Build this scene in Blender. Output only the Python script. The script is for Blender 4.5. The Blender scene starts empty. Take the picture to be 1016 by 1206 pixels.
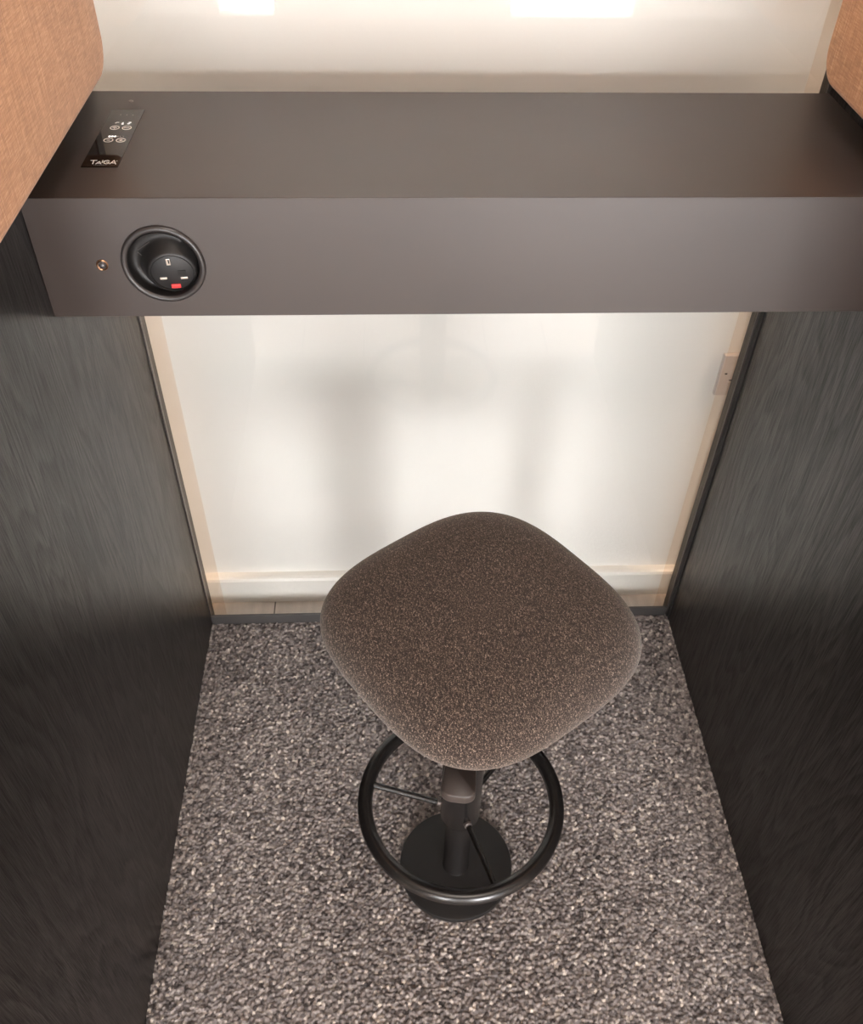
import bpy, bmesh, math, random
import numpy as np
from mathutils import Vector, Matrix
random.seed(4)
S = bpy.context.scene
COL = S.collection
PI = math.pi

# ------------------------------------------------------------------ helpers
def new_mat(name):
    m = bpy.data.materials.new(name); m.use_nodes = True
    nt = m.node_tree
    b = nt.nodes['Principled BSDF']
    return m, nt, b
def N(nt, kind, **kw):
    n = nt.nodes.new(kind)
    for k, v in kw.items():
        if k in n.inputs: n.inputs[k].default_value = v
        else: setattr(n, k, v)
    return n
def L(nt, a, b): nt.links.new(a, b)
def ramp(nt, fac, stops):
    r = nt.nodes.new('ShaderNodeValToRGB')
    e = r.color_ramp.elements
    while len(e) < len(stops): e.new(0.5)
    for el, (p, c) in zip(e, stops):
        el.position = p; el.color = (*c, 1)
    L(nt, fac, r.inputs['Fac'])
    return r.outputs['Color']
def coords(nt, scale=(1, 1, 1), rot=(0, 0, 0), kind='Object'):
    t = nt.nodes.new('ShaderNodeTexCoord')
    mp = nt.nodes.new('ShaderNodeMapping')
    mp.inputs['Scale'].default_value = scale
    mp.inputs['Rotation'].default_value = rot
    L(nt, t.outputs[kind], mp.inputs['Vector'])
    return mp.outputs['Vector']
def bump(nt, b, h, strength=.3, dist=.001):
    n = nt.nodes.new('ShaderNodeBump')
    n.inputs['Strength'].default_value = strength
    n.inputs['Distance'].default_value = dist
    L(nt, h, n.inputs['Height']); L(nt, n.outputs['Normal'], b.inputs['Normal'])
def plain(name, col, rough=.5, metal=0., spec=.5, noise=0., nscale=400):
    m, nt, b = new_mat(name)
    b.inputs['Base Color'].default_value = (*col, 1)
    b.inputs['Roughness'].default_value = rough
    b.inputs['Metallic'].default_value = metal
    b.inputs['Specular IOR Level'].default_value = spec
    if noise:
        n = N(nt, 'ShaderNodeTexNoise', Scale=nscale, Detail=2)
        L(nt, coords(nt), n.inputs['Vector'])
        bump(nt, b, n.outputs['Fac'], noise, .0004)
    return m
def emit(name, col, strength):
    m, nt, b = new_mat(name)
    b.inputs['Base Color'].default_value = (.8, .8, .8, 1)
    b.inputs['Emission Color'].default_value = (*col, 1)
    b.inputs['Emission Strength'].default_value = strength
    return m

def obj(name, bm, mat, parent=None, smooth=None):
    me = bpy.data.meshes.new(name)
    bmesh.ops.recalc_face_normals(bm, faces=bm.faces)
    bm.to_mesh(me); bm.free()
    if mat: me.materials.append(mat)
    if smooth is not None:
        me.polygons.foreach_set('use_smooth', [True] * len(me.polygons))
        if smooth < 179: me.set_sharp_from_angle(angle=math.radians(smooth))
    o = bpy.data.objects.new(name, me); COL.objects.link(o)
    if parent: o.parent = parent; o.matrix_parent_inverse = Matrix.Translation(-parent.location)
    return o
def root(name, label, cat, loc, group=None):
    o = bpy.data.objects.new(name, None); COL.objects.link(o)
    o.location = loc; o.empty_display_size = .05
    o['label'] = label; o['category'] = cat
    if group: o['group'] = group
    return o
def struct(o, label=None, cat=None):
    o['kind'] = 'structure'
    if label: o['label'] = label
    if cat: o['category'] = cat
    return o
def add_box(bm, a, b, bev=0., seg=2):
    c = [(x, y, z) for x in (a[0], b[0]) for y in (a[1], b[1]) for z in (a[2], b[2])]
    v = [bm.verts.new(p) for p in c]
    fs = [bm.faces.new([v[i] for i in q]) for q in
          ((0, 1, 3, 2), (4, 6, 7, 5), (0, 4, 5, 1), (2, 3, 7, 6), (0, 2, 6, 4), (1, 5, 7, 3))]
    if bev:
        es = list({e for f in fs for e in f.edges})
        bmesh.ops.bevel(bm, geom=es, offset=bev, segments=seg, profile=.5, affect='EDGES')
def box(a, b, bev=0., seg=2):
    bm = bmesh.new(); add_box(bm, a, b, bev, seg); return bm
def frame_from(axis):
    w = Vector(axis).normalized()
    u = w.orthogonal().normalized() if abs(w.z) < .999 else Vector((1, 0, 0))
    return u, w.cross(u), w
def loft(bm, rings, cap0=True, cap1=True):
    vr = [[bm.verts.new(p) for p in r] for r in rings]
    n = len(vr[0])
    for a, b in zip(vr, vr[1:]):
        for i in range(n):
            bm.faces.new((a[i], a[(i + 1) % n], b[(i + 1) % n], b[i]))
    if cap0: bm.faces.new(vr[0])
    if cap1: bm.faces.new(vr[-1][::-1])
def lathe(bm, prof, origin, axis=(0, 0, 1), n=48, cap0=True, cap1=True):
    u, v, w = frame_from(axis); o = Vector(origin)
    rings = []
    for r, h in prof:
        rings.append([o + w * h + (u * math.cos(t) + v * math.sin(t)) * max(r, 1e-5)
                      for t in [2 * PI * i / n for i in range(n)]])
    loft(bm, rings, cap0, cap1)
def rod(bm, p, q, r, n=16, ch=.0):
    p = Vector(p); q = Vector(q); h = (q - p).length
    pr = [(r, 0), (r, h)] if not ch else [(r - ch, 0), (r, ch), (r, h - ch), (r - ch, h)]
    lathe(bm, pr, p, q - p, n)
def torus(bm, c, R, r, n=96, k=20):
    c = Vector(c); rows = []
    for i in range(n):
        t = 2 * PI * i / n; d = Vector((math.cos(t), math.sin(t), 0))
        rows.append([bm.verts.new(c + d * (R + r * math.cos(2 * PI * j / k)) + Vector((0, 0, r * math.sin(2 * PI * j / k)))) for j in range(k)])
    for i in range(n):
        a, b = rows[i], rows[(i + 1) % n]
        for j in range(k): bm.faces.new((a[j], b[j], b[(j + 1) % k], a[(j + 1) % k]))
def rrect(w, h, r, n=8):
    """rounded rectangle centred on 0, counter-clockwise"""
    pts = []
    for cx, cy, a0 in ((w/2 - r, h/2 - r, 0), (-w/2 + r, h/2 - r, PI/2), (-w/2 + r, -h/2 + r, PI), (w/2 - r, -h/2 + r, 1.5*PI)):
        for i in range(n + 1):
            a = a0 + PI/2 * i / n
            pts.append((cx + r * math.cos(a), cy + r * math.sin(a)))
    return pts

# ------------------------------------------------------------------ materials
def wood_mat(name, seed):
    """black open-pored ash, grain running up the panel"""
    m, nt, b = new_mat(name)
    v = coords(nt, (1, 1, 1))
    sh = N(nt, 'ShaderNodeVectorMath', operation='ADD'); sh.inputs[1].default_value = (seed, seed * 1.7, seed * .6)
    L(nt, v, sh.inputs[0]); v = sh.outputs['Vector']
    def stretched(sy, sz, scale, detail, rough=.55, dist=0.):
        mp = N(nt, 'ShaderNodeMapping'); mp.inputs['Scale'].default_value = (1, sy, sz)
        L(nt, v, mp.inputs['Vector'])
        n = N(nt, 'ShaderNodeTexNoise', Scale=scale, Detail=detail, Roughness=rough, Distortion=dist)
        L(nt, mp.outputs['Vector'], n.inputs['Vector']); return n.outputs['Fac']
    warp = stretched(6, .9, 1.0, 2)                       # slow contour: its level lines make the cathedrals
    mul = N(nt, 'ShaderNodeMath', operation='MULTIPLY'); L(nt, warp, mul.inputs[0]); mul.inputs[1].default_value = 26
    wob = stretched(60, 14, 1.0, 3)
    mad = N(nt, 'ShaderNodeMath', operation='MULTIPLY_ADD'); L(nt, wob, mad.inputs[0]); mad.inputs[1].default_value = .7; L(nt, mul.outputs[0], mad.inputs[2])
    fr = N(nt, 'ShaderNodeMath', operation='FRACT'); L(nt, mad.outputs[0], fr.inputs[0])
    ring = ramp(nt, fr.outputs[0], [(0, (.0, .0, .0)), (.35, (.35,) * 3), (.8, (.85,) * 3), (1., (.0,) * 3)])
    fine = stretched(760, 20, 1.0, 3, .65)                # short pores
    pore = ramp(nt, fine, [(.38, (0, 0, 0)), (.62, (1, 1, 1))])
    broad = stretched(22, 1.3, 1.0, 3)
    broadr = ramp(nt, broad, [(.3, (.55,) * 3), (.7, (1, 1, 1))])
    mx = N(nt, 'ShaderNodeMix', data_type='RGBA'); mx.inputs[0].default_value = .38
    L(nt, pore, mx.inputs[6]); L(nt, ring, mx.inputs[7])
    m2 = N(nt, 'ShaderNodeMix', data_type='RGBA', blend_type='MULTIPLY'); m2.inputs[0].default_value = .8
    L(nt, mx.outputs[2], m2.inputs[6]); L(nt, broadr, m2.inputs[7])
    c = ramp(nt, m2.outputs[2], [(0.05, (.002, .0017, .0016)), (.45, (.0058, .0050, .0046)), (.85, (.020, .0177, .0163))])
    L(nt, c, b.inputs['Base Color'])
    b.inputs['Roughness'].default_value = .32
    sp = N(nt, 'ShaderNodeMapRange'); L(nt, m2.outputs[2], sp.inputs['Value'])
    sp.inputs['From Min'].default_value = .1; sp.inputs['From Max'].default_value = .75; sp.inputs['To Min'].default_value = .22; sp.inputs['To Max'].default_value = .72
    L(nt, sp.outputs['Result'], b.inputs['Specular IOR Level'])
    b.inputs['Specular Tint'].default_value = (1, .92, .89, 1)
    bump(nt, b, m2.outputs[2], .2, .0005)
    return m
WOOD_L = wood_mat('black_ash_left', 0.37)
WOOD_R = wood_mat('black_ash_right', 3.1)

def laminate():
    m, nt, b = new_mat('dark_laminate')
    n = N(nt, 'ShaderNodeTexNoise', Scale=7, Detail=4)
    L(nt, coords(nt), n.inputs['Vector'])
    c = ramp(nt, n.outputs['Fac'], [(.3, (.034, .0238, .0198)), (.7, (.039, .0272, .0225))])
    L(nt, c, b.inputs['Base Color'])
    b.inputs['Roughness'].default_value = .42; b.inputs['Specular IOR Level'].default_value = .74
    f = N(nt, 'ShaderNodeTexNoise', Scale=900, Detail=1)
    L(nt, coords(nt), f.inputs['Vector']); bump(nt, b, f.outputs['Fac'], .08, .0003)
    return m
LAM = laminate()

def pad_fabric():
    m, nt, b = new_mat('tan_woven_fabric')
    def thr(scale, sx, sy, sz, det=2):
        n = N(nt, 'ShaderNodeTexNoise', Scale=scale, Detail=det, Roughness=.6)
        L(nt, coords(nt, (sx, sy, sz)), n.inputs['Vector']); return n.outputs['Fac']
    a = thr(1, 700, 700, 28); c_ = thr(1, 60, 60, 800); g = thr(14, 1, 1, 1, 4)
    ad = N(nt, 'ShaderNodeMath', operation='ADD'); L(nt, a, ad.inputs[0]); L(nt, c_, ad.inputs[1])
    a2 = N(nt, 'ShaderNodeMath', operation='MULTIPLY_ADD'); L(nt, g, a2.inputs[0]); a2.inputs[1].default_value = .25; L(nt, ad.outputs[0], a2.inputs[2])
    dv = N(nt, 'ShaderNodeMath', operation='DIVIDE'); L(nt, a2.outputs[0], dv.inputs[0]); dv.inputs[1].default_value = 2.25
    col = ramp(nt, dv.outputs[0], [(.30, (.27, .128, .055)), (.52, (.43, .210, .095)), (.72, (.63, .37, .195))])
    L(nt, col, b.inputs['Base Color'])
    b.inputs['Roughness'].default_value = .95; b.inputs['Specular IOR Level'].default_value = .15
    b.inputs['Sheen Weight'].default_value = .15
    bump(nt, b, ad.outputs[0], .35, .0008)
    return m
PAD = pad_fabric()

def seat_fabric():
    m, nt, b = new_mat('brown_melange_wool')
    n1 = N(nt, 'ShaderNodeTexNoise', Scale=800, Detail=3, Roughness=.75)
    n2 = N(nt, 'ShaderNodeTexNoise', Scale=420, Detail=2, Roughness=.7)
    for n, s in ((n1, (1, 1, 1)), (n2, (1.5, .7, 1))): L(nt, coords(nt, s, (0, 0, .6)), n.inputs['Vector'])
    mx = N(nt, 'ShaderNodeMix', data_type='FLOAT'); mx.inputs[0].default_value = .4
    L(nt, n1.outputs['Fac'], mx.inputs[2]); L(nt, n2.outputs['Fac'], mx.inputs[3])
    c = ramp(nt, mx.outputs[0], [(.38, (.004, .0024, .002)), (.47, (.020, .0125, .010)), (.54, (.066, .045, .036)), (.64, (.34, .265, .215))])
    L(nt, c, b.inputs['Base Color'])
    b.inputs['Roughness'].default_value = .95; b.inputs['Specular IOR Level'].default_value = .1
    b.inputs['Sheen Weight'].default_value = .27; b.inputs['Sheen Roughness'].default_value = .6
    b.inputs['Sheen Tint'].default_value = (1, .93, .86, 1)
    bump(nt, b, mx.outputs[0], .6, .0015)
    return m
SEAT = seat_fabric()

def carpet_mat():
    m, nt, b = new_mat('grey_loop_carpet')
    at = N(nt, 'ShaderNodeAttribute', attribute_name='tuft')
    n = N(nt, 'ShaderNodeTexNoise', Scale=900, Detail=2)
    L(nt, coords(nt), n.inputs['Vector'])
    ma = N(nt, 'ShaderNodeMath', operation='MULTIPLY_ADD'); L(nt, n.outputs['Fac'], ma.inputs[0]); ma.inputs[1].default_value = .5
    L(nt, at.outputs['Fac'], ma.inputs[2])
    c = ramp(nt, ma.outputs[0], [(.15, (.040, .033, .032)), (.5, (.190, .165, .158)), (.8, (.35, .308, .286)), (1., (.64, .57, .50))])
    L(nt, c, b.inputs['Base Color'])
    b.inputs['Roughness'].default_value = .95; b.inputs['Specular IOR Level'].default_value = .15
    b.inputs['Sheen Weight'].default_value = .1
    return m
CARPET = carpet_mat()

def white_wall():
    m, nt, b = new_mat('white_paint')
    n = N(nt, 'ShaderNodeTexNoise', Scale=3, Detail=5)
    L(nt, coords(nt), n.inputs['Vector'])
    c = ramp(nt, n.outputs['Fac'], [(.3, (.80, .775, .742)), (.7, (.83, .805, .772))])
    L(nt, c, b.inputs['Base Color']); b.inputs['Roughness'].default_value = .6
    f = N(nt, 'ShaderNodeTexNoise', Scale=260, Detail=2)
    L(nt, coords(nt), f.inputs['Vector']); bump(nt, b, f.outputs['Fac'], .05, .0005)
    return m
WHITE = white_wall()
GLOSSWHITE = plain('white_gloss_paint', (.82, .79, .745), .35)
PLASTIC = plain('white_plastic', (.66, .61, .595), .3)
BLACKMET = plain('black_powder_coat', (.011, .0095, .009), .27, 0., .6, .05, 700)
BASEMET = plain('black_satin_plate', (.011, .0095, .009), .5, 0., .4, .1, 700)
FRAMEMET = plain('dark_bronze_profile', (.045, .038, .036), .45)
RUBBER = plain('black_gasket', (.010, .009, .009), .7)
BEZEL = plain('black_abs_satin', (.030, .026, .025), .36, 0, .6)
BLACKPL = plain('black_abs', (.010, .009, .0085), .46, 0, .42)
FACEPL = plain('black_abs_matt', (.014, .013, .013), .55, 0, .5, .1, 900)
BRASS = plain('nickel_contact', (.80, .74, .68), .3, .9)
COPPER = plain('copper_ring', (.62, .36, .22), .3, 1.)
REDPL = plain('red_plastic', (.78, .045, .045), .4)
GLOSSBLK = plain('gloss_black_glass', (.010, .006, .005), .04, 0, .5)
PRINT = plain('white_print', (.82, .76, .70), .5)
PRINTDIM = plain('grey_print', (.30, .26, .24), .5)
SLOT = plain('dark_slot', (.03, .025, .022), .6)
STEEL = plain('dull_steel', (.20, .17, .16), .4, .6)

def glass_mat():
    m = bpy.data.materials.new('clear_glass'); m.use_nodes = True
    nt = m.node_tree; nt.nodes.clear()
    out = N(nt, 'ShaderNodeOutputMaterial')
    tr = N(nt, 'ShaderNodeBsdfTransparent'); tr.inputs['Color'].default_value = (.985, .99, .985, 1)
    gl = N(nt, 'ShaderNodeBsdfGlossy', Roughness=0.0)
    lw = N(nt, 'ShaderNodeLayerWeight', Blend=.5)
    pw = N(nt, 'ShaderNodeMath', operation='POWER'); L(nt, lw.outputs['Facing'], pw.inputs[0]); pw.inputs[1].default_value = 5
    ma = N(nt, 'ShaderNodeMath', operation='MULTIPLY_ADD'); L(nt, pw.outputs[0], ma.inputs[0]); ma.inputs[1].default_value = .955; ma.inputs[2].default_value = .045
    mx = N(nt, 'ShaderNodeMixShader')
    L(nt, ma.outputs[0], mx.inputs[0]); L(nt, tr.outputs[0], mx.inputs[1]); L(nt, gl.outputs[0], mx.inputs[2])
    L(nt, mx.outputs[0], out.inputs['Surface'])
    return m
GLASS = glass_mat()

def plank_floor():
    m, nt, b = new_mat('grey_oak_planks')
    br = N(nt, 'ShaderNodeTexBrick', Scale=1.0)
    br.offset = .37
    br.inputs['Color1'].default_value = (.50, .44, .39, 1); br.inputs['Color2'].default_value = (.58, .51, .455, 1)
    br.inputs['Mortar'].default_value = (.12, .10, .09, 1); br.inputs['Mortar Size'].default_value = .0015
    br.inputs['Brick Width'].default_value = 1.2; br.inputs['Row Height'].default_value = .17
    L(nt, coords(nt, (1, 1, 1), (0, 0, PI / 2)), br.inputs['Vector'])
    n = N(nt, 'ShaderNodeTexNoise', Scale=1, Detail=5)
    L(nt, coords(nt, (60, 4, 1)), n.inputs['Vector'])
    mx = N(nt, 'ShaderNodeMix', data_type='RGBA', blend_type='MULTIPLY'); mx.inputs[0].default_value = .5
    L(nt, br.outputs['Color'], mx.inputs[6])
    L(nt, ramp(nt, n.outputs['Fac'], [(.3, (.6,) * 3), (.7, (1,) * 3)]), mx.inputs[7])
    L(nt, mx.outputs[2], b.inputs['Base Color']); b.inputs['Roughness'].default_value = .45
    return m
PLANK = plank_floor()

# ------------------------------------------------------------------ booth shell
W = .46            # half the inner width
YF = -.90          # front edge of the side panels
CEIL = 2.12
# carpet: a real looped surface, tufts on a jittered 5.2 mm lattice
def carpet():
    step = .00145; cell = .0049
    xs = np.arange(-W, W + step / 2, step); ys = np.arange(YF, -.004, step)
    X, Y = np.meshgrid(xs, ys)
    rng = np.random.default_rng(7)
    nx, ny = int(2 * W / cell) + 6, int(-YF / cell) + 6
    jx = rng.uniform(-.42, .42, (ny, nx)); jy = rng.uniform(-.42, .42, (ny, nx))
    hh = rng.uniform(.55, 1., (ny, nx)); cc = np.clip(rng.normal(.30, .20, (ny, nx)), 0, .75)
    gx = (X + W) / cell + 2; gy = (Y - YF) / cell + 2
    ix = np.floor(gx).astype(int); iy = np.floor(gy).astype(int)
    best = np.full(X.shape, 9.); H = np.zeros(X.shape); C = np.zeros(X.shape)
    for dx in (-1, 0, 1):
        for dy in (-1, 0, 1):
            jx_ = ix + dx; jy_ = iy + dy
            px = jx_ + .5 + jx[jy_, jx_]; py = jy_ + .5 + jy[jy_, jx_]
            d = (gx - px) ** 2 + (gy - py) ** 2
            q = d < best
            best = np.where(q, d, best); H = np.where(q, hh[jy_, jx_], H); C = np.where(q, cc[jy_, jx_], C)
    Z = .0072 * H * np.sqrt(np.clip(1 - best / .52, 0, 1)) - .0060
    n, k = X.shape
    co = np.stack([X, Y, Z], -1).reshape(-1, 3)
    # a skirt so that the carpet has thickness
    idx = np.arange(n * k).reshape(n, k)
    q = np.stack([idx[:-1, :-1], idx[:-1, 1:], idx[1:, 1:], idx[1:, :-1]], -1).reshape(-1, 4)
    fr = idx[0]; low = np.arange(k) + n * k
    co = np.vstack([co, np.stack([xs, np.full(k, YF), np.full(k, -.012)], -1)])
    q = np.vstack([q, np.stack([low[:-1], low[1:], fr[1:], fr[:-1]], -1)])
    me = bpy.data.meshes.new('floor')
    me.vertices.add(len(co)); me.vertices.foreach_set('co', co.ravel())
    me.loops.add(len(q) * 4); me.loops.foreach_set('vertex_index', q.ravel().astype(np.int32))
    me.polygons.add(len(q)); me.polygons.foreach_set('loop_start', np.arange(0, len(q) * 4, 4, dtype=np.int32))
    me.update(calc_edges=True); me.validate()
    me.polygons.foreach_set('use_smooth', [True] * len(q))
    a = me.attributes.new('tuft', 'FLOAT', 'POINT')
    a.data.foreach_set('value', np.concatenate([C.ravel(), C[0]]).astype(np.float32))
    me.materials.append(CARPET)
    o = bpy.data.objects.new('floor', me); COL.objects.link(o); return o
struct(carpet(), 'grey speckled loop-pile carpet on the booth floor')

struct(obj('wall_left', box((-W - .06, YF, -.013), (-W, .03, CEIL), .0015), WOOD_L), 'black wood-grain side panel on the side of the power socket')
struct(obj('wall_right', box((W, YF, -.013), (W + .06, .03, CEIL), .0015), WOOD_R), 'black wood-grain side panel by the white wall socket')
struct(obj('ceiling', box((-W - .06, YF, CEIL + .001), (W + .06, .03, CEIL + .05)), plain('ceiling_felt', (.12, .11, .105), .9)))
# glass back and its profiles
bm = box((-W + .0005, .0015, .0005), (W - .0005, .0095, CEIL - .001))
struct(obj('window_1', bm, GLASS), 'clear glass back pane of the booth')
bm = bmesh.new(); add_box(bm, (-W, -.0030, .0), (-W + .0016, .0012, .8865), .0003); add_box(bm, (-W, -.0030, 1.025), (-W + .0016, .0012, CEIL), .0003)
struct(obj('trim_1', bm, FRAMEMET))
bm = bmesh.new(); add_box(bm, (W - .0048, -.004, .0), (W - .0005, .0012, .8865), .0006); add_box(bm, (W - .0048, -.0035, 1.025), (W - .0005, .0012, CEIL), .0006)
struct(obj('trim_2', bm, FRAMEMET))
bm = box((W - .0022, -.016, .0), (W - .0001, -.0045, .8865), .0003)
struct(obj('trim_3', bm, RUBBER))
bm = bmesh.new()
add_box(bm, (-W + .0020, -.0045, -.012), (W - .0052, .0012, .021), .0008)
add_box(bm, (-W + .0020, .0013, -.012), (W - .0052, .0105, .0))
struct(obj('trim_4', bm, plain('graphite_channel', (.060, .056, .055), .45)), 'dark channel strip holding the foot of the glass')

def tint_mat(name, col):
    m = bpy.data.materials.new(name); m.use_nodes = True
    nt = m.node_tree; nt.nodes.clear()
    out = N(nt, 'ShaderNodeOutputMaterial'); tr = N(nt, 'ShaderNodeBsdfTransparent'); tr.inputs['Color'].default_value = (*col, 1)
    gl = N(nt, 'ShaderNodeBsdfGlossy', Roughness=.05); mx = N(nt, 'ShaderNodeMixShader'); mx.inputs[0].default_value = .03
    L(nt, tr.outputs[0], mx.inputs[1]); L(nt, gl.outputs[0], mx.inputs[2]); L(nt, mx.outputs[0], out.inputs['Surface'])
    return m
TINT = tint_mat('clear_amber_strip', (.993, .955, .918))  # added see-through strips that turn the glass edges peach
struct(obj('trim_5', box((-W + .0006, .0096, .0006), (-W + .0300, .0102, .8860)), TINT), 'added clear amber-tinted strip along one side edge of the glass')
struct(obj('trim_6', box((W - .0280, .0096, .0006), (W - .0006, .0102, CEIL - .002)), TINT), 'added clear amber-tinted strip along the glass edge in front of the wall socket')

# ------------------------------------------------------------------ the room around the booth
RX0, RX1, RY0, RY1, RZ0, RZ1 = -2.3, 2.6, -3.0, .08, -.013, 2.75
struct(obj('floor_room', box((RX0, RY0, RZ0 - .05), (RX1, RY1 + .05, RZ0)), PLANK), 'pale grey wood floor strip behind the glass')
struct(obj('wall_back', box((RX0, RY1, RZ0), (RX1, RY1 + .1, RZ1)), WHITE), 'white painted room wall behind the glass')
bm = bmesh.new()
prof = [(.060, -.0128), (.060, .050), (.0625, .0555), (.067, .0575), (.0799, .0575), (.0799, -.0128)]
loft(bm, [[(x, y, z) for y, z in prof] for x in (RX0, RX1)])
struct(obj('baseboard_back', bm, GLOSSWHITE), 'white painted skirting board along the wall behind the glass')
struct(obj('wall_room_left', box((RX0 - .1, RY0, RZ0), (RX0, RY1 + .1, RZ1)), WHITE))
struct(obj('wall_room_right', box((RX1, RY0, RZ0), (RX1 + .1, RY1 + .1, RZ1)), WHITE))
struct(obj('ceiling_room', box((RX0 - .1, RY0 - .1, RZ1), (RX1 + .1, RY1 + .1, RZ1 + .1)), WHITE))
# front wall of the room with two tall windows
WA = (-.785, -.558); WB = (.426, .944); WZ0, WZ1 = .246, 1.33
DARKW = plain('grey_paint', (.30, .27, .25), .7)
bm = bmesh.new()
for x0, x1 in ((RX0, WA[0]), (WA[1], WB[0]), (WB[1], RX1)): add_box(bm, (x0, RY0 - .1, RZ0), (x1, RY0, RZ1))
for x0, x1 in (WA, WB):
    add_box(bm, (x0, RY0 - .1, RZ0), (x1, RY0, WZ0)); add_box(bm, (x0, RY0 - .1, WZ1), (x1, RY0, RZ1))
struct(obj('wall_front', bm, DARKW))
SKY = emit('daylight', (.985, .985, 1.0), 50)
for k, (x0, x1) in enumerate((WA, WB)):
    struct(obj('window_%d' % (k + 2), box((x0, RY0 - .09, WZ0), (x1, RY0 - .07, WZ1)), SKY))

# lamps
def area(name, loc, size, power, col, rot=(0, 0, 0)):
    l = bpy.data.lights.new(name, 'AREA'); l.shape = 'RECTANGLE'; l.size, l.size_y = size
    l.energy = power; l.color = col
    o = bpy.data.objects.new(name, l); COL.objects.link(o); o.location = loc; o.rotation_euler = rot; return o
def ceiling_lamp(label, loc, w, d, strength, col):
    t = root('ceiling_lamp', label, 'lamp', loc)
    x, y, z = loc
    obj('housing', box((x - w/2 - .01, y - d/2 - .01, z), (x + w/2 + .01, y + d/2 + .01, z + .015), .002), plain('lamp_housing', (.6, .6, .6), .4), t)
    obj('diffuser', box((x - w/2, y - d/2, z - .004), (x + w/2, y + d/2, z + .002), .001), emit('lamp_diffuser', col, strength), t)
ceiling_lamp('slim light panel under the booth ceiling', (0, -.40, CEIL - .0145), .22, .30, 30, (1, .91, .83))
ceiling_lamp('added light panel warming the wall gap on the socket side of the booth', (1.55, -.32, RZ1 - .0155), .3, .3, 125, (1, .70, .46))  # unseen lamp added to throw warm light into the gap behind the glass
ceiling_lamp('added light panel warming the wall gap on the control side of the booth', (-1.55, -.32, RZ1 - .0155), .3, .3, 125, (1, .70, .46))  # its added twin, warming the gap from the other side
ceiling_lamp('square light panel under the room ceiling', (.1, -1.75, RZ1 - .0155), .9, .6, 10, (1, .87, .77))

# ------------------------------------------------------------------ acoustic pads on the side panels
def pad(sign, x_in, z0, y0, y1, label):
    z1 = 2.04; th = W - abs(x_in) - .0006
    cy, cz = (y0 + y1) / 2, (z0 + z1) / 2
    w, h = y1 - y0, z1 - z0
    bm = bmesh.new(); rings = []
    R = .011; n = 8
    prof = [(0., 0.)] + [(R * (1 - math.cos(a)) , th - R + R * math.sin(a)) for a in [PI/2 * i / n for i in range(n + 1)]]
    prof.append((R + .05, th + .0012))
    for ins, dep in prof:
        pts = rrect(w - 2 * ins, h - 2 * ins, max(.036 - ins * .5, .012), 10)
        rings.append([(sign * (W - .0005 - dep), cy + a, cz + b) for a, b in pts])
    loft(bm, rings)
    o = obj('acoustic_panel', bm, PAD, None, 50)
    o['label'] = label; o['category'] = 'acoustic panel'; o['group'] = 'padded panels on the booth sides'
pad(-1, .406, 1.0680, YF + .03, -.056, 'tan fabric padded panel above the desk end with the touch controls')
pad(1, .407, 1.0660, YF + .03, -.066, 'tan fabric padded panel above the desk end without controls')

# ------------------------------------------------------------------ desk
DZ, DB, DY = 1.024, .8875, -.285
desk = root('wall_desk', 'dark brown box desk spanning the booth, with a built-in socket and touch panel', 'desk', (0, -.14, DB))
def extrude_x(prof, x0, x1):
    bm = bmesh.new(); loft(bm, [[(x, y, z) for y, z in prof] for x in (x0, x1)]); return bm
g = .00012
obj('desk_top', extrude_x([(DY + .0004 + g, DZ), (-.0006, DZ), (-.0006, DZ - .018), (DY + .018 + g, DZ - .018), (DY + g, DZ - .0004)], -W + .0006, W - .0006), LAM, desk)
front = obj('front_panel', extrude_x([(DY, DZ - .0005 - g), (DY + .018, DZ - .0183), (DY + .018, DB), (DY + .0010, DB), (DY, DB + .0010)], -W + .0006, W - .0006), LAM, desk)
bm = bmesh.new(); lathe(bm, [(.0368, -.03), (.0368, .03)], (-.3300, DY, .9512), (0, -1, 0), 72)
cutter = obj('cutter', bm, None)
bo = front.modifiers.new('hole', 'BOOLEAN'); bo.operation = 'DIFFERENCE'; bo.object = cutter; bo.solver = 'EXACT'
bpy.context.view_layer.update()
me = bpy.data.meshes.new_from_object(front.evaluated_get(bpy.context.evaluated_depsgraph_get()))
front.modifiers.clear(); front.data = me; me.name = 'front_panel'
bpy.data.objects.remove(cutter)
bm = box((-W + .0006, DY + .0185, DB + .0005), (W - .0006, -.0006, DB + .018), .0005)
obj('underside_panel', bm, LAM, desk)

# touch control panel let into the top
ZP = DZ + .0009
px0, px1, py0, py1 = -.4140, -.3758, -.2150, -.0605
panel = obj('control_panel', box((px0, py0, DZ - .001), (px1, py1, ZP), .0004), GLOSSBLK, desk)
panel['label'] = 'glossy black touch panel with white symbols'
def flat_poly(bm, pts, z=ZP, h=.00025):
    a = [(x, y, z - .0001) for x, y in pts]; b = [(x, y, z + h) for x, y in pts]
    loft(bm, [a, b])
def stroke(bm, p, q, w):
    p = Vector(p); q = Vector(q); d = (q - p).normalized(); n = Vector((-d.y, d.x)) * w / 2; e = d * w * .35
    flat_poly(bm, [p - n - e, q - n + e, q + n + e, p + n - e])
def path(bm, pts, w):
    for a, b in zip(pts, pts[1:]): stroke(bm, a, b, w)
def disc(bm, x, y, rx, ry=None, n=20):
    ry = ry or rx
    flat_poly(bm, [(x + rx * math.cos(2*PI*i/n), y + ry * math.sin(2*PI*i/n)) for i in range(n)])
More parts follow.
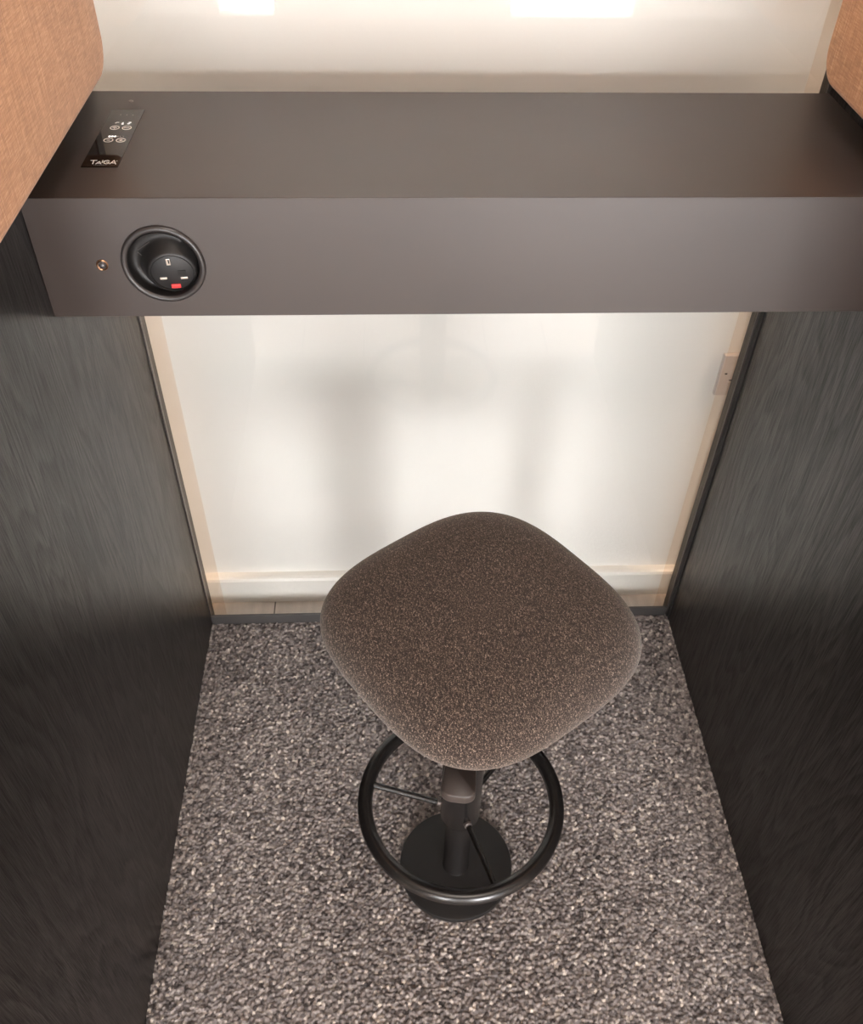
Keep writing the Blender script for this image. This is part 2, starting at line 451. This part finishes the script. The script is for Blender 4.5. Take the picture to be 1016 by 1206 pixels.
def oval(bm, x, y, rx, ry, w, n=36):
    o = [(x + rx * math.cos(2*PI*i/n), y + ry * math.sin(2*PI*i/n)) for i in range(n)]
    i_ = [(x + (rx - w) * math.cos(2*PI*i/n), y + (ry - w) * math.sin(2*PI*i/n)) for i in range(n)]
    for k in range(n):
        j = (k + 1) % n; flat_poly(bm, [o[k], o[j], i_[j], i_[k]])
# lettering
bm = bmesh.new(); yb, yt, lw = -.2082, -.1998, .00085
path(bm, [(-.4067, yt), (-.4003, yt)], lw); path(bm, [(-.4035, yt), (-.4029, yb)], lw)
path(bm, [(-.3997, yb), (-.3971, -.2022), (-.3947, yb)], lw); path(bm, [(-.3985, -.2066), (-.3958, -.2066)], .0008)
path(bm, [(-.3941, yt), (-.3938, -.2052)], lw)
path(bm, [(-.3872, -.2012), (-.3893, yt), (-.3917, -.2012), (-.3924, -.2040), (-.3912, -.2072), (-.3890, yb), (-.3869, -.2070), (-.3868, -.2045), (-.3895, -.2045)], .0010)
path(bm, [(-.3853, yb), (-.3823, yt), (-.3790, -.2090)], lw); path(bm, [(-.3840, -.2058), (-.3806, -.2062)], .0009)
disc(bm, -.3793, -.2012, .0006)
obj('wordmark', bm, PRINT, panel)
bm = bmesh.new()
for k in range(9): disc(bm, -.4010 + k * .00158, -.2110, .00035, n=8)
obj('strapline', bm, PRINTDIM, panel)
for x, y in ((-.3994, -.1136), (-.3860, -.1138), (-.3994, -.1476), (-.3859, -.1476)):
    bm = bmesh.new(); oval(bm, x, y, .0053, .0054, .0009)
    if y > -.13:
        if x < -.39: path(bm, [(x - .0022, y), (x, y + .0012), (x + .0022, y)], .0007); disc(bm, x, y - .0014, .0007)
        else: path(bm, [(x - .0028, y - .0006), (x - .0014, y + .0006), (x, y - .0004), (x + .0014, y + .0006), (x + .0028, y - .0004)], .0006)
    elif x < -.39: stroke(bm, (x - .0016, y), (x + .0016, y), .0006)
    else: stroke(bm, (x - .0016, y), (x + .0016, y), .0009); stroke(bm, (x, y - .0016), (x, y + .0016), .0009)
    obj('button_symbol', bm, PRINT, panel)
LIT = emit('lit_symbol', (1, .95, .9), .9)
bm = bmesh.new(); path(bm, [(-.4012, -.1003), (-.3999, -.0982), (-.3980, -.0985)], .0013)
obj('indicator_light', bm, PRINT, panel)
bm = bmesh.new(); disc(bm, -.3929, -.1034, .0013); flat_poly(bm, [(-.3938, -.1020), (-.3929, -.0975), (-.3921, -.1022)])
obj('indicator_light', bm, LIT, panel)
bm = bmesh.new(); disc(bm, -.3864, -.1022, .0014); path(bm, [(-.3866, -.0984), (-.3844, -.0980)], .0010); path(bm, [(-.3850, -.1003), (-.3842, -.0990)], .0008)
obj('indicator_light', bm, LIT, panel)
for k, x in enumerate((-.4002, -.3972, -.3941)):
    bm = bmesh.new(); disc(bm, x, -.1374, .0014, .0018); obj('level_light', bm, LIT, panel)
for k, x in enumerate((-.3912, -.3885, -.3851)):
    bm = bmesh.new(); disc(bm, x, -.1374, .0009 - k * .00012); obj('level_light', bm, PRINTDIM, panel)
for x, y in ((-.4002, -.0764), (-.3932, -.0768), (-.3862, -.0772)):
    bm = bmesh.new(); disc(bm, x, y, .00055, n=10); obj('dot_mark', bm, PRINTDIM, panel)
# small screw behind the panel and the round push button on the front
bm = bmesh.new(); lathe(bm, [(.0030, -.001), (.0030, .0004), (.0022, .0009), (.0006, .0009), (.0004, .0004)], (-.3972, -.0330, DZ), n=20)
obj('screw', bm, STEEL, desk, 40)
bm = bmesh.new(); bx, bz = -.3938, .9505
lathe(bm, [(.0062, -.001), (.0062, .0008), (.0055, .0014), (.0046, .0006), (.0046, -.001)], (bx, DY, bz), (0, -1, 0), 32, False, False)
push = obj('push_button', bm, COPPER, desk, 40); push['label'] = 'round button with a coppery ring'
bm = bmesh.new(); lathe(bm, [(.0046, -.001)] + [(.0045 * math.cos(a), .0032 * math.sin(a)) for a in [PI/2 * i / 8 for i in range(8)]] + [(.0001, .0033)], (bx, DY, bz), (0, -1, 0), 32)
obj('button_dome', bm, plain('smoked_dome', (.05, .045, .045), .12), push, 180)

# power socket: a bezel, a bowl, and a tilted drum with a three-pin face
cx, cz = -.3300, .9512
bm = bmesh.new()
lathe(bm, [(.0432, -.001), (.0438, .0012), (.0432, .0030), (.0412, .0042), (.0392, .0040), (.0374, .0026), (.0366, .0008), (.0364, -.003)], (cx, DY, cz), (0, -1, 0), 72, False, False)
sock = obj('power_socket', bm, BEZEL, desk, 60)
sock['label'] = 'round black socket unit with a red indicator'
fx, fz = cx + .0072, cz - .0112                      # centre of the drum face
tilt = Vector((.10, -1, -.16)).normalized()
fc = Vector((fx, DY + .0010, fz))
u = Vector((0, 0, 1)).cross(tilt).normalized() * -1
if u.x < 0: u = -u
vv = tilt.cross(u); 
if vv.z < 0: vv = -vv
def ringpts(c, r, ua=Vector((1, 0, 0)), va=Vector((0, 0, 1)), n=72):
    return [tuple(c + ua * r * math.cos(2*PI*i/n) + va * r * math.sin(2*PI*i/n)) for i in range(n)]
bm = bmesh.new()
rings = [ringpts(Vector((cx, DY - .0026, cz)), .0366), ringpts(Vector((cx, DY + .0020, cz)), .0364),
         ringpts(Vector((cx + .0003, DY + .0065, cz - .0004)), .0357), ringpts(Vector((cx + .0012, DY + .0092, cz - .0018)), .0343)]
base = Vector((cx + .0035, DY + .0100, cz - .0052))
for t, r in ((0., .0312), (.25, .0296), (.5, .0280), (.75, .0266), (.92, .0254)):
    c = base.lerp(fc, t)
    ua = Vector((1, 0, 0)).lerp(u, t).normalized(); va = Vector((0, 0, 1)).lerp(vv, t).normalized()
    rings.append(ringpts(c, r, ua, va))
rings.append(ringpts(fc + tilt * .0002, .0242, u, vv)); rings.append(ringpts(fc + tilt * .0004, .0228, u, vv))
rings.append(ringpts(fc - tilt * .0004, .0224, u, vv)); rings.append(ringpts(fc - tilt * .0012, .0222, u, vv))
loft(bm, rings, False, True)
obj('socket_bowl', bm, BLACKPL, sock, 60)
bm = bmesh.new(); lathe(bm, [(.0216, -.0014), (.0216, .0001), (.0210, .0006), (.0001, .0007)], fc - tilt * .0006, tilt, 64)
obj('socket_face', bm, FACEPL, sock, 40)
def face_block(name, a, b, w, h, mat, d=.0008, rot=0., bev=.0003):
    bm = bmesh.new(); add_box(bm, (-w/2, -h/2, -.0006), (w/2, h/2, d), bev)
    o = obj(name, bm, mat, None)
    Mx = Matrix((u, vv, tilt)).transposed().to_4x4(); Mx.translation = fc + u * a + vv * b
    o.data.transform(Mx @ Matrix.Rotation(rot, 4, 'Z'))
    o.parent = sock
    return o
face_block('earth_contact', -.0022, .0145, .0042, .0078, BRASS, .0006)
face_block('pin_contact', -.0106, -.0062, .0074, .0026, BRASS, .0006)
face_block('pin_contact', .0108, -.0070, .0074, .0026, BRASS, .0006)
for a, b, w, h in ((-.0016, .0155, .0014, .0050), (-.0102, -.0086, .0074, .0012), (.0112, -.0094, .0074, .0012)):
    face_block('pin_slot', a, b, w, h, RUBBER, .0009, 0, .0001)
face_block('shutter', .0092, .0002, .0084, .0058, BLACKPL, .0009)
ind = face_block('indicator', .0006, -.0166, .0098, .0046, REDPL, .0014); ind['label'] = 'red indicator'
# flap outlines moulded into the bowl
bm = bmesh.new()
def seam(p, q, r=.00030): rod(bm, p, q, r, 6)
def bw(a, b, y): return (cx + a, DY + y + .0045, cz + b)
seam(bw(-.0266, .0100, .0030), bw(-.0168, -.0020, .0034)); seam(bw(-.0262, .0118, .0030), bw(-.0120, .0215, .0028))
seam(bw(-.0305, -.0065, .0030), bw(-.0206, -.0232, .0030))
obj('flap_seam', bm, plain('seam_edge', (.09, .08, .075), .3), sock)

# ------------------------------------------------------------------ wall socket behind the glass
plate = obj('wall_socket', box((.4563, .0705, .498), (.6023, .0797, .580), .0018, 3), PLASTIC)
plate['label'] = 'white double wall socket behind the glass, half hidden by the side panel'; plate['category'] = 'wall socket'
for x, z, w, h in ((.4672, .5436, .0040, .0026), (.4771, .5303, .0048, .0018)):
    obj('slot', box((x - w/2, .0698, z - h/2), (x + w/2, .0710, z + h/2), .0004), SLOT, plate)
obj('rocker', box((.4735, .0690, .5265), (.4815, .0708, .5292), .0004), GLOSSWHITE, plate)

# ------------------------------------------------------------------ bar stool
AX, AY = -.0025, -.5145
stool = root('bar_stool', 'bar stool with a brown fabric seat and black footrest ring on the carpet', 'stool', (AX, AY, 0))
A = Vector((AX, AY, 0))
bm = bmesh.new(); lathe(bm, [(.0860, .0002), (.0895, .0012), (.0900, .003), (.0900, .0090), (.0890, .0108), (.0865, .0115), (.0001, .0117)], A, (0, 0, 1), 96)
obj('base', bm, BASEMET, stool, 40)
bm = bmesh.new(); lathe(bm, [(.0215, .0110), (.0205, .0130), (.0200, .016), (.0200, .2000)], A, n=48)
obj('column', bm, BLACKMET, stool, 40)
bm = bmesh.new(); lathe(bm, [(.0200, .1740), (.0262, .1752), (.0285, .1790), (.0288, .183), (.0288, .5560), (.0280, .5590), (.0001, .5591)], A, n=56)
obj('sleeve', bm, BLACKMET, stool, 40)
ZR = .216; RR = .1388
bm = bmesh.new(); torus(bm, (AX, AY, ZR), RR, .0108)
foot = obj('footrest', bm, BLACKMET, stool, 180)
for a in (167, -73, 47):
    d = Vector((math.cos(math.radians(a)), math.sin(math.radians(a)), 0))
    p = A + d * .0265 + Vector((0, 0, .199)); q = A + d * (RR - .009) + Vector((0, 0, ZR))
    bm = bmesh.new(); rod(bm, p, q, .0046, 16)
    obj('spoke', bm, BLACKMET, foot, 40)
    bm = bmesh.new(); rod(bm, A + d * .0270 + Vector((0, 0, .2005)), A + d * .0345 + Vector((0, 0, .2020)), .0060, 14, .001)
    obj('bolt', bm, STEEL, foot, 40)
# rounded lever under the front corner of the seat
da = math.radians(260.5); d = Vector((math.cos(da), math.sin(da), 0)); s = Vector((-d.y, d.x, 0))
bm = bmesh.new(); rings = []
out = []
n = 14; tip = .1470; hw = .0198
pts = [(.02, -.0170), (.10, -.0178)]
rc = .014
for c0, a0 in ((-1, -PI/2), (1, 0)):
    for i in range(n + 1):
        a = a0 + PI/2 * i / n
        pts.append((tip - .010 + .010 * math.cos(a) , c0 * (hw - rc) + rc * math.sin(a)))
pts += [(.10, .0178), (.02, .0170)]
cxm = .09
for z, k in ((.485, .965), (.4865, .99), (.489, 1.), (.497, 1.), (.4998, .985), (.5008, .955)):
    rings.append([tuple(A + d * (cxm + (a - cxm) * (1 - (1 - k) * .5)) + s * (b * k) + Vector((0, 0, z))) for a, b in pts])
loft(bm, rings)
obj('lever', bm, plain('bronze_coat', (.042, .032, .028), .42), stool, 50)
# mounting plate hidden under the seat
bm = bmesh.new(); lathe(bm, [(.065, .5595), (.07, .561), (.07, .566), (.066, .568)], A, n=48)
obj('mounting_plate', bm, BLACKMET, stool, 40)
# seat cushion: superellipse plan, soft rolled edge
FB = (math.cos(math.radians(80)), math.sin(math.radians(80))); SH = .014
def seat():
    bm = bmesh.new(); n = 120
    a0, ex = .1650, 3.1; zb, zt = .5900, .6500
    rot = math.radians(36.0); zh = zt - zb
    prof = [(-.050, 0), (-.022, 0), (-.009, .05), (-.003, .13), (0, .25), (-.0006, .37), (-.0042, .50), (-.011, .62),
            (-.021, .73), (-.035, .825), (-.054, .90), (-.078, .95), (-.11, .985), (-.14, 1.), (-.158, 1.003)]
    prof = [(o_, zb + zh * t_) for o_, t_ in prof]
    rings = []
    for off, z in prof:
        a = a0 + off; r = []
        e = ex - (ex - 2.2) * min(1, max(0, -off) / .15)
        for i in range(n):
            t = 2 * PI * i / n; c, s_ = math.cos(t), math.sin(t)
            k = (abs(c) ** e + abs(s_) ** e) ** (-1 / e)
            x, y = a * k * c, a * k * s_
            # one diagonal is a touch shorter than the other
            X_, Y_ = x * math.cos(rot) - y * math.sin(rot), x * math.sin(rot) + y * math.cos(rot)
            dg = X_ * FB[0] + Y_ * FB[1]
            r.append((AX + .0068 + X_ - FB[0] * dg * SH, AY + .0105 + Y_ - FB[1] * dg * SH, z))
        rings.append(r)
    loft(bm, rings)
    o = obj('seat', bm, SEAT, stool, 180)
    sub = o.modifiers.new('smooth', 'SUBSURF'); sub.levels = 1; sub.render_levels = 2
seat()

# ------------------------------------------------------------------ world, camera, view
w = bpy.data.worlds.new('World'); S.world = w; w.use_nodes = True
w.node_tree.nodes['Background'].inputs['Color'].default_value = (.9, .95, 1, 1)
w.node_tree.nodes['Background'].inputs['Strength'].default_value = .5
F, CX, CY, CZ, YAW, PIT, ROL = 1073.1013, -.0919, -1.1602, 1.4417, .056780, .777157, .024209
f = Vector((math.sin(YAW) * math.cos(PIT), math.cos(YAW) * math.cos(PIT), -math.sin(PIT)))
r = Vector((math.cos(YAW), -math.sin(YAW), 0)); up = r.cross(f)
c_, s_ = math.cos(ROL), math.sin(ROL)
r2 = r * c_ + up * s_; u2 = up * c_ - r * s_
cam = bpy.data.cameras.new('camera'); co = bpy.data.objects.new('camera', cam); COL.objects.link(co)
Mx = Matrix((r2, u2, -f)).transposed().to_4x4(); Mx.translation = (CX, CY, CZ)
co.matrix_world = Mx
cam.sensor_fit = 'VERTICAL'; cam.sensor_height = 36; cam.lens = F / 1206 * 36
cam.clip_start = .02
S.camera = co
S.view_settings.view_transform = 'Standard'; S.view_settings.look = 'None'
S.view_settings.exposure = 0.0; S.view_settings.gamma = 1; S.view_settings.use_curve_mapping = False
S.cycles.max_bounces = 12; S.cycles.diffuse_bounces = 6; S.cycles.glossy_bounces = 5; S.cycles.transparent_max_bounces = 16
